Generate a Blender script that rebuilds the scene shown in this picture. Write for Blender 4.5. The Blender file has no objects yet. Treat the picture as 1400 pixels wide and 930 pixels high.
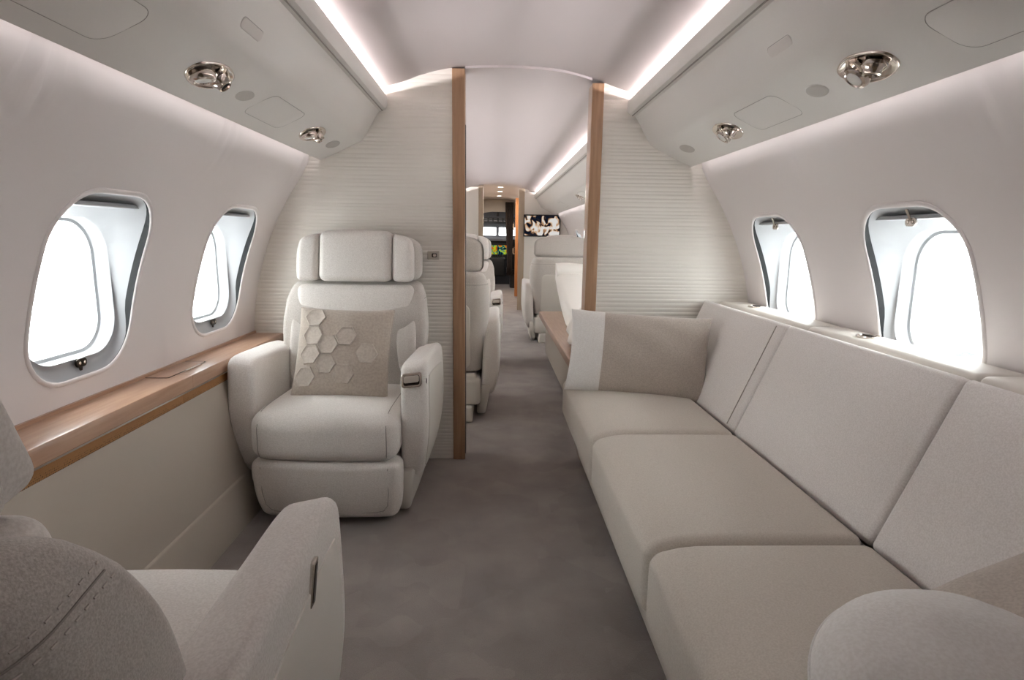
import bpy, bmesh, math, random
from mathutils import Vector, Matrix, Euler
random.seed(7)
S = bpy.context.scene
COL = S.collection
PI = math.pi

# ------------------------------------------------------------------ camera
CAM_POS = Vector((-0.068, 0.0, 1.10))
YAW, PITCH, ROLL = math.radians(2.043), math.radians(10.038), math.radians(0.8)
fw = Vector((math.sin(YAW)*math.cos(PITCH), math.cos(YAW)*math.cos(PITCH), -math.sin(PITCH)))
rt0 = Vector((math.cos(YAW), -math.sin(YAW), 0)); up0 = rt0.cross(fw)
rt = rt0*math.cos(ROLL) + up0*math.sin(ROLL); up = up0*math.cos(ROLL) - rt0*math.sin(ROLL)
cd = bpy.data.cameras.new('camera'); cam = bpy.data.objects.new('camera', cd); COL.objects.link(cam)
cd.sensor_width = 36; cd.lens = 36*800/1400; cd.clip_start = 0.02; cd.clip_end = 200
cam.matrix_world = Matrix(((rt.x, up.x, -fw.x, CAM_POS.x), (rt.y, up.y, -fw.y, CAM_POS.y), (rt.z, up.z, -fw.z, CAM_POS.z), (0, 0, 0, 1)))
S.camera = cam

# ------------------------------------------------------------------ world: bright hazy sky over a cloud deck
SKY = 3.9
w = bpy.data.worlds.new('sky'); S.world = w; w.use_nodes = True
nt = w.node_tree; nt.nodes.clear()
tc = nt.nodes.new('ShaderNodeTexCoord'); mp = nt.nodes.new('ShaderNodeMapping'); mp.inputs['Scale'].default_value = (2.2, 2.2, 9)
nz = nt.nodes.new('ShaderNodeTexNoise'); nz.inputs['Scale'].default_value = 1.6; nz.inputs['Detail'].default_value = 5
cr = nt.nodes.new('ShaderNodeValToRGB')
cr.color_ramp.elements[0].position = 0.37; cr.color_ramp.elements[0].color = (0.046, 0.050, 0.053, 1)
cr.color_ramp.elements[1].position = 0.56; cr.color_ramp.elements[1].color = (0.98, 0.995, 1.0, 1)
bg = nt.nodes.new('ShaderNodeBackground'); bg.inputs['Strength'].default_value = SKY
wo = nt.nodes.new('ShaderNodeOutputWorld')
for a, b in ((tc.outputs['Generated'], mp.inputs[0]), (mp.outputs[0], nz.inputs[0]), (nz.outputs[0], cr.inputs[0]), (cr.outputs[0], bg.inputs[0]), (bg.outputs[0], wo.inputs[0])):
    nt.links.new(a, b)

S.view_settings.view_transform = 'Standard'; S.view_settings.look = 'None'
S.view_settings.exposure = 2.25; S.view_settings.gamma = 1.0; S.view_settings.use_curve_mapping = False

# ------------------------------------------------------------------ cove and wall-wash light strips (hidden LED strips of the cabin)
LED = (1.0, 0.955, 0.98)
def strip(name, x, z, y0, y1, width, direction, power_per_m, label, spread):
    l = bpy.data.lights.new(name, 'AREA'); l.shape = 'RECTANGLE'; l.size = width; l.size_y = y1-y0
    l.energy = power_per_m*(y1-y0); l.color = LED; l.spread = math.radians(spread)
    o = bpy.data.objects.new(name, l); COL.objects.link(o)
    o.location = (x, (y0+y1)/2, z)
    d = Vector(direction).normalized()
    zc = -d; yc = Vector((0, 1, 0)); xc = yc.cross(zc)
    o.rotation_euler = Matrix((xc, yc, zc)).transposed().to_euler()
    o['label'] = label
COVE_W, WASH_W = 1.28, 0.095
for s in (-1, 1):
    side = 'left' if s < 0 else 'right'
    for y0, y1 in ((0.25, 2.77), (2.93, 8.75)):
        strip('cove_light', s*0.735, 1.674, y0, y1, 0.014, (-s*1.0, 0, 0.30), COVE_W*(1.0 if y0 < 2 else 1.1), 'hidden pink white strip light above the %s bins' % side, 165)
        strip('wash_light', s*0.850, 1.50, y0, y1, 0.014, (s*0.14, 0, -1), WASH_W*(1.0 if y0 < 2 else 1.4), 'hidden strip light washing the %s wall' % side, 110)

# ------------------------------------------------------------------ helpers
def srgb(r, g, b):
    f = lambda c: (c/255/12.92) if c/255 <= 0.04045 else ((c/255+0.055)/1.055)**2.4
    return (f(r), f(g), f(b), 1)
MATS = {}
def mat(name, col, rough=0.6, metal=0.0, spec=0.5, var=None, vscale=60, vdetail=3, bump=0, bscale=300, bdist=0.001, sheen=0, stretch=None, emit=None, estr=0, coat=0):
    m = bpy.data.materials.new(name); m.use_nodes = True
    t = m.node_tree; p = t.nodes['Principled BSDF']
    p.inputs['Base Color'].default_value = col; p.inputs['Roughness'].default_value = rough
    p.inputs['Metallic'].default_value = metal; p.inputs['Specular IOR Level'].default_value = spec
    if sheen: p.inputs['Sheen Weight'].default_value = sheen; p.inputs['Sheen Roughness'].default_value = 0.5
    if coat: p.inputs['Coat Weight'].default_value = coat; p.inputs['Coat Roughness'].default_value = 0.08
    tcn = t.nodes.new('ShaderNodeTexCoord'); src = tcn.outputs['Object']
    if stretch:
        mpn = t.nodes.new('ShaderNodeMapping'); mpn.inputs['Scale'].default_value = stretch
        t.links.new(src, mpn.inputs[0]); src = mpn.outputs[0]
    if var:
        n = t.nodes.new('ShaderNodeTexNoise'); n.inputs['Scale'].default_value = vscale; n.inputs['Detail'].default_value = vdetail
        r = t.nodes.new('ShaderNodeValToRGB'); r.color_ramp.elements[0].position = 0.36; r.color_ramp.elements[1].position = 0.64
        r.color_ramp.elements[0].color = var; r.color_ramp.elements[1].color = col
        t.links.new(src, n.inputs[0]); t.links.new(n.outputs[0], r.inputs[0]); t.links.new(r.outputs[0], p.inputs['Base Color'])
    if bump:
        n = t.nodes.new('ShaderNodeTexNoise'); n.inputs['Scale'].default_value = bscale; n.inputs['Detail'].default_value = 2
        b = t.nodes.new('ShaderNodeBump'); b.inputs['Strength'].default_value = bump; b.inputs['Distance'].default_value = bdist
        t.links.new(src, n.inputs[0]); t.links.new(n.outputs[0], b.inputs['Height']); t.links.new(b.outputs[0], p.inputs['Normal'])
    if emit:
        p.inputs['Emission Color'].default_value = emit; p.inputs['Emission Strength'].default_value = estr
    MATS[name] = m
    return m

mat('fabric', srgb(236, 230, 224), 0.9, spec=0.2, var=srgb(222, 215, 208), vscale=260, bump=0.5, bscale=700, bdist=0.0008, sheen=0.25)
mat('felt', srgb(216, 209, 202), 0.95, spec=0.15, var=srgb(192, 184, 176), vscale=420, vdetail=6, bump=0.6, bscale=500, bdist=0.001, sheen=0.3)
mat('sofa_fabric', srgb(238, 232, 228), 0.92, spec=0.2, var=srgb(224, 217, 212), vscale=300, bump=0.5, bscale=800, bdist=0.0008, sheen=0.25)
mat('sofa_seat', srgb(224, 216, 205), 0.9, spec=0.2, var=srgb(212, 203, 191), vscale=300, bump=0.5, bscale=800, bdist=0.0008, sheen=0.2)
mat('fabric_seam', srgb(168, 160, 152), 0.9, spec=0.1)
mat('leather', srgb(219, 213, 204), 0.5, spec=0.4, bump=0.15, bscale=450, bdist=0.0005)
mat('panel', srgb(214, 207, 202), 0.55, spec=0.35)
mat('wall', srgb(230, 223, 221), 0.6, spec=0.3, bump=0.05, bscale=900, bdist=0.0003)
mat('ceiling', srgb(200, 191, 190), 0.6, spec=0.3)
mat('bin', srgb(222, 217, 212), 0.42, spec=0.4)
mat('bin_seam', srgb(165, 158, 152), 0.7)
mat('rib', srgb(232, 226, 217), 0.5, spec=0.4)
mat('dado', srgb(184, 174, 161), 0.5, spec=0.4)
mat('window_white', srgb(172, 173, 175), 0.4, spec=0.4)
mat('gasket', srgb(16, 16, 18), 0.5, spec=0.2)
mat('satin_plate', srgb(206, 198, 186), 0.4, metal=0.5)
mat('chrome', srgb(214, 205, 196), 0.12, metal=1.0)
mat('bright_metal', srgb(205, 198, 190), 0.25, metal=1.0)
mat('dark_metal', srgb(70, 62, 56), 0.35, metal=0.9)
mat('black', srgb(16, 16, 17), 0.5)
mat('dark_grey', srgb(60, 60, 64), 0.6)
mat('mid_grey', srgb(120, 120, 124), 0.6)
mat('taupe_pillow', srgb(197, 185, 172), 0.95, spec=0.15, var=srgb(184, 171, 158), vscale=120, bump=0.5, bscale=600, bdist=0.001, sheen=0.4)
mat('hex_fabric', srgb(205, 194, 182), 0.95, spec=0.15, var=srgb(193, 181, 169), vscale=120, bump=0.4, bscale=600, bdist=0.0008, sheen=0.4)
mat('brown_pillow', srgb(204, 193, 182), 0.95, spec=0.1, var=srgb(188, 176, 165), vscale=220, bump=0.7, bscale=600, bdist=0.001, sheen=0.3)
mat('white_pillow', srgb(244, 241, 237), 0.95, spec=0.1, var=srgb(235, 231, 226), vscale=200, bump=0.5, bscale=600, bdist=0.0008, sheen=0.3)
mat('linen', srgb(240, 235, 228), 0.9, spec=0.15, bump=0.2, bscale=500)
mat('curtain', srgb(74, 62, 56), 0.9, var=srgb(58, 48, 44), vscale=40)
mat('taupe', srgb(178, 160, 138), 0.5)
mat('thread', srgb(222, 214, 206), 0.9)
def wood(name, c1, c2, rough, stretch, coat=0.0):
    m = mat(name, c1, rough, spec=0.45, var=c2, vscale=9, vdetail=5, stretch=stretch, coat=coat)
    return m
wood('wood', srgb(184, 148, 122), srgb(172, 135, 110), 0.32, (9, 0.6, 9), 0.3)
wood('wood_post', srgb(178, 142, 112), srgb(162, 125, 96), 0.3, (9, 9, 0.5), 0.3)
wood('wood_orange', srgb(196, 132, 82), srgb(176, 112, 66), 0.4, (9, 9, 0.5))
# perforated grille strip
m = mat('grille', srgb(150, 104, 62), 0.45, metal=0.3)
t = m.node_tree; v = t.nodes.new('ShaderNodeTexVoronoi'); v.inputs['Scale'].default_value = 190
v.inputs['Randomness'].default_value = 0.15
r = t.nodes.new('ShaderNodeValToRGB'); r.color_ramp.elements[0].color = srgb(60, 38, 22); r.color_ramp.elements[0].position = 0.3
r.color_ramp.elements[1].color = srgb(170, 122, 76); r.color_ramp.elements[1].position = 0.45
tcn = t.nodes.new('ShaderNodeTexCoord'); t.links.new(tcn.outputs['Object'], v.inputs['Vector'])
t.links.new(v.outputs['Distance'], r.inputs[0]); t.links.new(r.outputs[0], t.nodes['Principled BSDF'].inputs['Base Color'])
# carpet: soft mottled pile with faint woven facets
m = mat('carpet', srgb(150, 139, 134), 1.0, spec=0.05, bump=0.8, bscale=420, bdist=0.003, sheen=0.3)
t = m.node_tree; P = t.nodes['Principled BSDF']; tcn = t.nodes.new('ShaderNodeTexCoord')
v = t.nodes.new('ShaderNodeTexVoronoi'); v.inputs['Scale'].default_value = 6.5; v.feature = 'F1'; v.distance = 'MANHATTAN'
n1 = t.nodes.new('ShaderNodeTexNoise'); n1.inputs['Scale'].default_value = 5; n1.inputs['Detail'].default_value = 6
n2 = t.nodes.new('ShaderNodeTexNoise'); n2.inputs['Scale'].default_value = 260
ma = t.nodes.new('ShaderNodeMath'); ma.operation = 'MULTIPLY_ADD'; ma.inputs[1].default_value = 0.2
mb = t.nodes.new('ShaderNodeMath'); mb.operation = 'MULTIPLY_ADD'; mb.inputs[1].default_value = 0.35
sx = t.nodes.new('ShaderNodeSeparateColor')
for q in (v, n1, n2): t.links.new(tcn.outputs['Object'], q.inputs['Vector'])
t.links.new(v.outputs['Color'], sx.inputs[0]); t.links.new(sx.outputs[0], ma.inputs[0]); t.links.new(n1.outputs[0], ma.inputs[2])
t.links.new(n2.outputs[0], mb.inputs[0]); t.links.new(ma.outputs[0], mb.inputs[2])
r = t.nodes.new('ShaderNodeValToRGB'); r.color_ramp.elements[0].position = 0.45; r.color_ramp.elements[0].color = srgb(132, 122, 118)
r.color_ramp.elements[1].position = 1.15 if False else 1.0; r.color_ramp.elements[1].color = srgb(160, 150, 144)
t.links.new(mb.outputs[0], r.inputs[0]); t.links.new(r.outputs[0], P.inputs['Base Color'])
# glass: thin, mostly clear, a little mirror
m = bpy.data.materials.new('glass'); m.use_nodes = True; t = m.node_tree; t.nodes.clear()
tr = t.nodes.new('ShaderNodeBsdfTransparent'); tr.inputs[0].default_value = (0.97, 0.98, 0.98, 1)
gl = t.nodes.new('ShaderNodeBsdfGlossy'); gl.inputs['Roughness'].default_value = 0.02
mx = t.nodes.new('ShaderNodeMixShader'); om = t.nodes.new('ShaderNodeOutputMaterial')
mx.inputs[0].default_value = 0.035; t.links.new(tr.outputs[0], mx.inputs[1]); t.links.new(gl.outputs[0], mx.inputs[2]); t.links.new(mx.outputs[0], om.inputs[0])
MATS['glass'] = m
mat('lamp', srgb(255, 250, 240), 0.4, emit=(1, 0.95, 0.9, 1), estr=2.5)
# screen pictures (flat print)
def screen(name, cols, scale, strength, stretch=(1, 1, 1)):
    m = bpy.data.materials.new(name); m.use_nodes = True; t = m.node_tree; t.nodes.clear()
    tcn = t.nodes.new('ShaderNodeTexCoord'); mpn = t.nodes.new('ShaderNodeMapping'); mpn.inputs['Scale'].default_value = stretch
    nn = t.nodes.new('ShaderNodeTexNoise'); nn.inputs['Scale'].default_value = scale; nn.inputs['Detail'].default_value = 1.5; nn.inputs['Distortion'].default_value = 1.2
    rr = t.nodes.new('ShaderNodeValToRGB'); rr.color_ramp.interpolation = 'B_SPLINE' if len(cols) > 5 else 'LINEAR'
    el = rr.color_ramp.elements
    while len(el) < len(cols): el.new(0.5)
    for i, (p_, c_) in enumerate(cols): el[i].position = p_; el[i].color = c_
    em = t.nodes.new('ShaderNodeEmission'); em.inputs[1].default_value = strength; o_ = t.nodes.new('ShaderNodeOutputMaterial')
    t.links.new(tcn.outputs['Object'], mpn.inputs[0]); t.links.new(mpn.outputs[0], nn.inputs[0]); t.links.new(nn.outputs[0], rr.inputs[0]); t.links.new(rr.outputs[0], em.inputs[0]); t.links.new(em.outputs[0], o_.inputs[0])
    MATS[name] = m
screen('tv_picture', [(0.40, srgb(18, 24, 40)), (0.45, srgb(50, 44, 46)), (0.49, srgb(196, 150, 112)), (0.53, srgb(238, 214, 190)), (0.57, srgb(244, 240, 236))], 8, 0.16)
screen('flight_picture', [(0.36, srgb(10, 20, 30)), (0.44, srgb(30, 110, 130)), (0.52, srgb(190, 220, 40)), (0.6, srgb(220, 90, 30))], 9, 0.15)

def obj(name, verts, faces, material, parent=None, smooth=True, angle=40):
    me = bpy.data.meshes.new(name); me.from_pydata([tuple(v) for v in verts], [], faces); me.update()
    bm = bmesh.new(); bm.from_mesh(me); bmesh.ops.recalc_face_normals(bm, faces=bm.faces); bm.to_mesh(me); bm.free()
    if smooth:
        me.shade_smooth(); me.set_sharp_from_angle(angle=math.radians(angle))
    me.materials.append(MATS[material])
    o = bpy.data.objects.new(name, me); COL.objects.link(o)
    if parent: o.parent = parent
    return o
def empty(name, loc=(0, 0, 0), rz=0, label=None, cat=None, group=None, kind=None):
    o = bpy.data.objects.new(name, None); COL.objects.link(o); o.empty_display_size = 0.05
    o.location = loc; o.rotation_euler = (0, 0, rz)
    return tag(o, label, cat, group, kind)
def tag(o, label=None, cat=None, group=None, kind=None):
    if label: o['label'] = label
    if cat: o['category'] = cat
    if group: o['group'] = group
    if kind: o['kind'] = kind
    return o
def structure(o, label=None): return tag(o, label, kind='structure')
def copy_tree(o, parent=None):
    c = o.copy(); COL.objects.link(c); c.parent = parent
    for ch in list(o.children): copy_tree(ch, c)
    return c

class MB:
    def __init__(s): s.v = []; s.f = []
    def add(s, v, f):
        k = len(s.v); s.v += [tuple(p) for p in v]; s.f += [tuple(i+k for i in q) for q in f]; return s
    def box(s, x0, x1, y0, y1, z0, z1):
        v = [(x, y, z) for x in (x0, x1) for y in (y0, y1) for z in (z0, z1)]
        return s.add(v, [(0, 1, 3, 2), (4, 6, 7, 5), (0, 4, 5, 1), (2, 3, 7, 6), (0, 2, 6, 4), (1, 5, 7, 3)])
    def build(s, name, material, parent=None, **k): return obj(name, s.v, s.f, material, parent, **k)

def axis_samples(h, r, m):
    inner = [-(h-r) + 2*(h-r)*i/m for i in range(m+1)] if h-r > 1e-5 else [0.0]
    arc = [h-r+r*math.tan(math.radians(a)) for a in (15, 30, 45)] if r > 1e-6 else []
    return [-a for a in reversed(arc)] + inner + arc
def soft_map(half, r, crown=(0, 0, 0), f=None, crown_side=(0, 0, 0)):
    r = min(r, *half)
    def pm(p):
        q = [max(-(half[i]-r), min(half[i]-r, p[i])) for i in range(3)]
        d = [p[i]-q[i] for i in range(3)]; L = math.sqrt(sum(c*c for c in d)) or 1
        o = [q[i]+r*d[i]/L for i in range(3)]; n = [o[i]/half[i] for i in range(3)]
        for a in range(3):
            if crown[a]:
                b, c = (a+1) % 3, (a+2) % 3
                if crown_side[a] and o[a]*crown_side[a] < 0: continue
                o[a] += crown[a]*max(0, 1-n[b]**2)*max(0, 1-n[c]**2)*n[a]
        pt = Vector(o)
        return f(pt) if f else pt
    return pm
def soft(half, r, m=(4, 4, 4), crown=(0, 0, 0), f=None, crown_side=(0, 0, 0)):
    """rounded box about the origin with gently crowned faces; f deforms each point"""
    r = min(r, *half)
    ax = [axis_samples(half[i], r, m[i]) for i in range(3)]
    idx = {}; V = []; F = []
    pmap = soft_map(half, r, crown, f, crown_side)
    def vid(p):
        k = (round(p[0], 6), round(p[1], 6), round(p[2], 6))
        if k not in idx:
            idx[k] = len(V); V.append(pmap(p))
        return idx[k]
    for a in range(3):
        b, c = (a+1) % 3, (a+2) % 3
        for sgn in (-1, 1):
            for i in range(len(ax[b])-1):
                for j in range(len(ax[c])-1):
                    q = []
                    for (di, dj) in ((0, 0), (1, 0), (1, 1), (0, 1)):
                        p = [0, 0, 0]; p[a] = sgn*half[a]; p[b] = ax[b][i+di]; p[c] = ax[c][j+dj]; q.append(vid(p))
                    F.append(tuple(q if sgn > 0 else q[::-1]))
    return V, F
def soft_obj(name, center, half, r, material, parent=None, m=(4, 4, 4), crown=(0, 0, 0), f=None, crown_side=(0, 0, 0), rot=None):
    c = Vector(center); R = Euler(rot).to_matrix() if rot else None
    def g(p):
        if f: p = f(p)
        if R: p = R @ p
        return p + c
    V, F = soft(half, r, m, crown, g, crown_side)
    return obj(name, V, F, material, parent, angle=60)

def smooth_loop(pts, n=4):
    """closed Catmull-Rom through the points"""
    out = []; N = len(pts)
    for i in range(N):
        p0, p1, p2, p3 = [Vector((*pts[(i+k-1) % N], 0)) for k in range(4)]
        for j in range(n):
            t_ = j/n
            q = 0.5*((2*p1)+(p2-p0)*t_+(2*p0-5*p1+4*p2-p3)*t_*t_+(3*p1-p0-3*p2+p3)*t_**3)
            out.append((q.x, q.y))
    return out
def rrect(w, h, r, n=6, cx=0, cy=0):
    out = []
    for (sx_, sy_, a0) in ((1, 1, 0), (-1, 1, 90), (-1, -1, 180), (1, -1, 270)):
        for i in range(n+1):
            a = math.radians(a0+90*i/n)
            out.append((cx+sx_*(w/2-r)+r*math.cos(a), cy+sy_*(h/2-r)+r*math.sin(a)))
    return out
def inset(loop, d):
    N = len(loop); out = []
    area = sum(loop[i][0]*loop[(i+1) % N][1]-loop[(i+1) % N][0]*loop[i][1] for i in range(N))
    sg = 1 if area > 0 else -1
    for i in range(N):
        a = Vector(loop[i-1]); b = Vector(loop[i]); c = Vector(loop[(i+1) % N])
        e1 = (b-a); e2 = (c-b)
        if e1.length < 1e-9: e1 = e2
        if e2.length < 1e-9: e2 = e1
        n1_ = Vector((-e1.y, e1.x)).normalized()*sg; n2_ = Vector((-e2.y, e2.x)).normalized()*sg
        n_ = (n1_+n2_); L = n_.length or 1; n_ /= L
        k = 1/max(0.6, n_.dot(n1_))
        out.append((b.x+n_.x*d*k, b.y+n_.y*d*k))
    return out
def slab(loop, t0, t1, r, mapf, arc=4, both=True):
    """2D outline given thickness t0..t1 with rounded edges; mapf(u, v, t) -> 3D"""
    N = len(loop); rings = []
    lo = [(r*(1-math.sin(math.radians(90*i/arc))), t0+r*(1-math.cos(math.radians(90*i/arc)))) for i in range(arc+1)] if both else [(0, t0)]
    hi = [(r*(1-math.cos(math.radians(90*i/arc))), t1-r*(1-math.sin(math.radians(90*i/arc)))) for i in range(arc+1)]
    seq = lo+hi
    cache = {}
    V = []; F = []
    for (d, t_) in seq:
        lp = inset(loop, d) if d > 1e-6 else loop
        V += [mapf(u, v, t_) for (u, v) in lp]
    K = len(seq)
    for k in range(K-1):
        for i in range(N):
            j = (i+1) % N
            F.append((k*N+i, k*N+j, (k+1)*N+j, (k+1)*N+i))
    # caps: fan through a few inner rings so they can follow curved maps
    for base, tt, d0 in ((0, seq[0][1], seq[0][0]), ((K-1)*N, seq[-1][1], seq[-1][0])):
        lp = inset(loop, d0) if d0 > 1e-6 else loop
        cu = sum(p[0] for p in lp)/N; cv = sum(p[1] for p in lp)/N
        prev = base
        for s_ in (0.66, 0.33):
            st = len(V); V += [mapf(cu+(u-cu)*s_, cv+(v-cv)*s_, tt) for (u, v) in lp]
            for i in range(N): F.append((prev+i, prev+(i+1) % N, st+(i+1) % N, st+i))
            prev = st
        c = len(V); V.append(mapf(cu, cv, tt))
        for i in range(N): F.append((prev+i, prev+(i+1) % N, c))
    return V, F
def tube(path, r, n=8, cap=True, closed=False):
    V = []; F = []; path = [Vector(p) for p in path]; K = len(path)
    for i, p in enumerate(path):
        if closed: d = path[(i+1) % K]-path[i-1]
        else: d = (path[min(i+1, K-1)]-path[max(i-1, 0)])
        d = d.normalized() if d.length > 1e-9 else Vector((0, 0, 1))
        a = Vector((0, 0, 1)) if abs(d.z) < 0.9 else Vector((1, 0, 0))
        x = d.cross(a).normalized(); y = d.cross(x)
        V += [p+x*r*math.cos(2*PI*k/n)+y*r*math.sin(2*PI*k/n) for k in range(n)]
    for i in range(K if closed else K-1):
        for k in range(n):
            F.append((i*n+k, i*n+(k+1) % n, ((i+1) % K)*n+(k+1) % n, ((i+1) % K)*n+k))
    if cap and not closed: F.append(tuple(range(n))); F.append(tuple(range((K-1)*n, K*n)))
    return V, F
def lathe(profile, n=24):
    """profile of (r, z) about Z"""
    V = [(r_*math.cos(2*PI*k/n), r_*math.sin(2*PI*k/n), z_) for (r_, z_) in profile for k in range(n)]
    F = [(i*n+k, i*n+(k+1) % n, (i+1)*n+(k+1) % n, (i+1)*n+k) for i in range(len(profile)-1) for k in range(n)]
    F.append(tuple(range(n))); F.append(tuple(range((len(profile)-1)*n, len(profile)*n)))
    return V, F

# ------------------------------------------------------------------ cabin section
YA, YB, YF, YC = -1.122, 2.79, 8.83, 12.4       # aft wall, divider, forward bulkhead, flight deck
BT = 0.085                                       # divider thickness
def wallx(z):
    if z > 1.40: return 0.9084-(z-1.40)*0.12
    return 1.2*math.sqrt(max(0, 1-((z-0.55)/1.3)**2))
CEIL = [(0, 1.853), (0.13, 1.850), (0.26, 1.837), (0.38, 1.808), (0.47, 1.776), (0.55, 1.754), (0.66, 1.748), (0.78, 1.744)]
def ceilz(x):
    x = abs(x); T = CEIL
    for i in range(len(T)-1):
        (a, za), (b, zb) = T[i], T[i+1]
        if x <= b:
            h = b-a; t = (x-a)/h
            def slope(k):
                if k == 0: return 0.0
                if k == len(T)-1: return (T[k][1]-T[k-1][1])/(T[k][0]-T[k-1][0])
                return (T[k+1][1]-T[k-1][1])/(T[k+1][0]-T[k-1][0])
            m0, m1 = slope(i)*h, slope(i+1)*h
            return (2*t**3-3*t*t+1)*za+(t**3-2*t*t+t)*m0+(-2*t**3+3*t*t)*zb+(t**3-t*t)*m1
    return T[-1][1]
def ceil_inv(z):
    lo, hi = 0.0, 0.78
    for _ in range(40):
        m_ = (lo+hi)/2
        if ceilz(m_) > z: lo = m_
        else: hi = m_
    return lo

# floor
structure(MB().box(-1.12, 1.12, YA-0.05, YC+1.6, -0.06, 0).build('floor', 'carpet', smooth=False), 'grey brown carpet with faint facets along the cabin')
# ceiling: arched lining
V = []; F = []; xs = [-0.78+1.56*i/80 for i in range(81)]
ys = [YA, 0, YB, YF, YC+0.02]
for y in ys: V += [(x, y, ceilz(x)) for x in xs]
for y in ys: V += [(x, y, ceilz(x)+0.03) for x in xs]
n = 81; K = len(ys)
for i in range(K-1):
    for k in range(n-1):
        F.append((i*n+k, i*n+k+1, (i+1)*n+k+1, (i+1)*n+k)); o = K*n
        F.append((o+i*n+k, o+(i+1)*n+k, o+(i+1)*n+k+1, o+i*n+k+1))
structure(obj('ceiling', V, F, 'ceiling', angle=80), 'arched pale pinkish ceiling lining between the bins')

# side walls with window openings, one bay per window
WIN_W, WIN_H, WIN_R, WIN_Z = 0.415, 0.50, 0.135, 0.95
PITCHW = 0.78; BAYS = list(range(0, 9)); WY = lambda k: 1.608+PITCHW*k
ZT = 1.57
def rrect_fine(w_, h_, r_, n=9, m=8):
    lp = rrect(w_, h_, r_, n); out = []; N = len(lp)
    for i in range(N):
        out.append(lp[i])
        if i % (n+1) == n:      # straight side: split it
            a, b = lp[i], lp[(i+1) % N]
            out += [(a[0]+(b[0]-a[0])*k/m, a[1]+(b[1]-a[1])*k/m) for k in range(1, m)]
    return out
def win_loop(n=9): return rrect_fine(WIN_W, WIN_H, WIN_R, n)
def squircle(loop, k): return [(u*k, v*k) for u, v in loop]
def bay_boundary(loop):
    """point on the bay rectangle for each window outline point, by angle"""
    hw = PITCHW/2; out = []
    for (u, v) in loop:
        zt, zb = ZT-WIN_Z, -WIN_Z
        a = math.atan2(v/WIN_H, u/WIN_W); c, s_ = math.cos(a), math.sin(a)
        k = min(hw/abs(c) if abs(c) > 1e-6 else 9e9, ((zt if s_ > 0 else -zb)/abs(s_)) if abs(s_) > 1e-6 else 9e9)
        m_ = max(abs(c), abs(s_))
        # square map keeps corners
        c2, s2 = c/m_, s_/m_
        out.append((c2*hw, s2*(zt if s2 > 0 else -zb)))
    return out
def side_wall(sd, name, label):
    V = []; F = []
    loop = win_loop(9); N = len(loop); bb = bay_boundary(loop)
    steps = [0, .04, .1, .2, .35, .5, .6, .7, .78, .86, .93, 1]
    for k in [-3, -2, -1]+BAYS:
        base = len(V)
        for t_ in steps:
            for (u, v), (bu, bv) in zip(loop, bb):
                y = WY(k)+u+(bu-u)*t_; z = WIN_Z+v+(bv-v)*t_
                V.append((sd*wallx(z), y, z))
        for i in range(len(steps)-1):
            for j in range(N):
                F.append((base+i*N+j, base+i*N+(j+1) % N, base+(i+1)*N+(j+1) % N, base+(i+1)*N+j))
        if k < 0:      # plain bay: close the opening
            i2_ = len(V)
            for (u, v) in loop: z = WIN_Z+v*0.5; V.append((sd*wallx(z), WY(k)+u*0.5, z))
            for j in range(N): F.append((base+j, base+(j+1) % N, i2_+(j+1) % N, i2_+j))
            c = len(V); V.append((sd*wallx(WIN_Z), WY(k), WIN_Z))
            for j in range(N): F.append((i2_+j, i2_+(j+1) % N, c))
        # corner triangles of the bay rectangle
        hw = PITCHW/2
        for (cu, cv) in ((hw, ZT-WIN_Z), (-hw, ZT-WIN_Z), (-hw, -WIN_Z), (hw, -WIN_Z)):
            ring = base+(len(steps)-1)*N
            d = sorted(range(N), key=lambda j: (bb[j][0]-cu)**2+(bb[j][1]-cv)**2)[:2]
            if min((bb[j][0]-cu)**2+(bb[j][1]-cv)**2 for j in d) > 1e-8:
                c = len(V); V.append((sd*wallx(WIN_Z+cv), WY(k)+cu, WIN_Z+cv)); F.append((ring+d[0], ring+d[1], c))
    # plain strip up to the flight deck
    zs = [ZT*i/80 for i in range(81)]
    for ya, yb in ((WY(BAYS[-1])+PITCHW/2-0.012, YC+1.6), (YA-0.04, YA+0.01)):
        base = len(V)
        for y in (ya, yb): V += [(sd*(wallx(z)+0.002), y, z) for z in zs]
        for i in range(80): F.append((base+i, base+i+1, base+81+i+1, base+81+i))
    o = obj(name, V, F, 'wall', angle=80)
    return structure(o, label)
wall_l = side_wall(-1, 'wall_left', 'curved pale pinkish white sidewall with windows on the left')
wall_r = side_wall(1, 'wall_right', 'curved pale pinkish white sidewall with windows behind the sofa')

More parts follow.
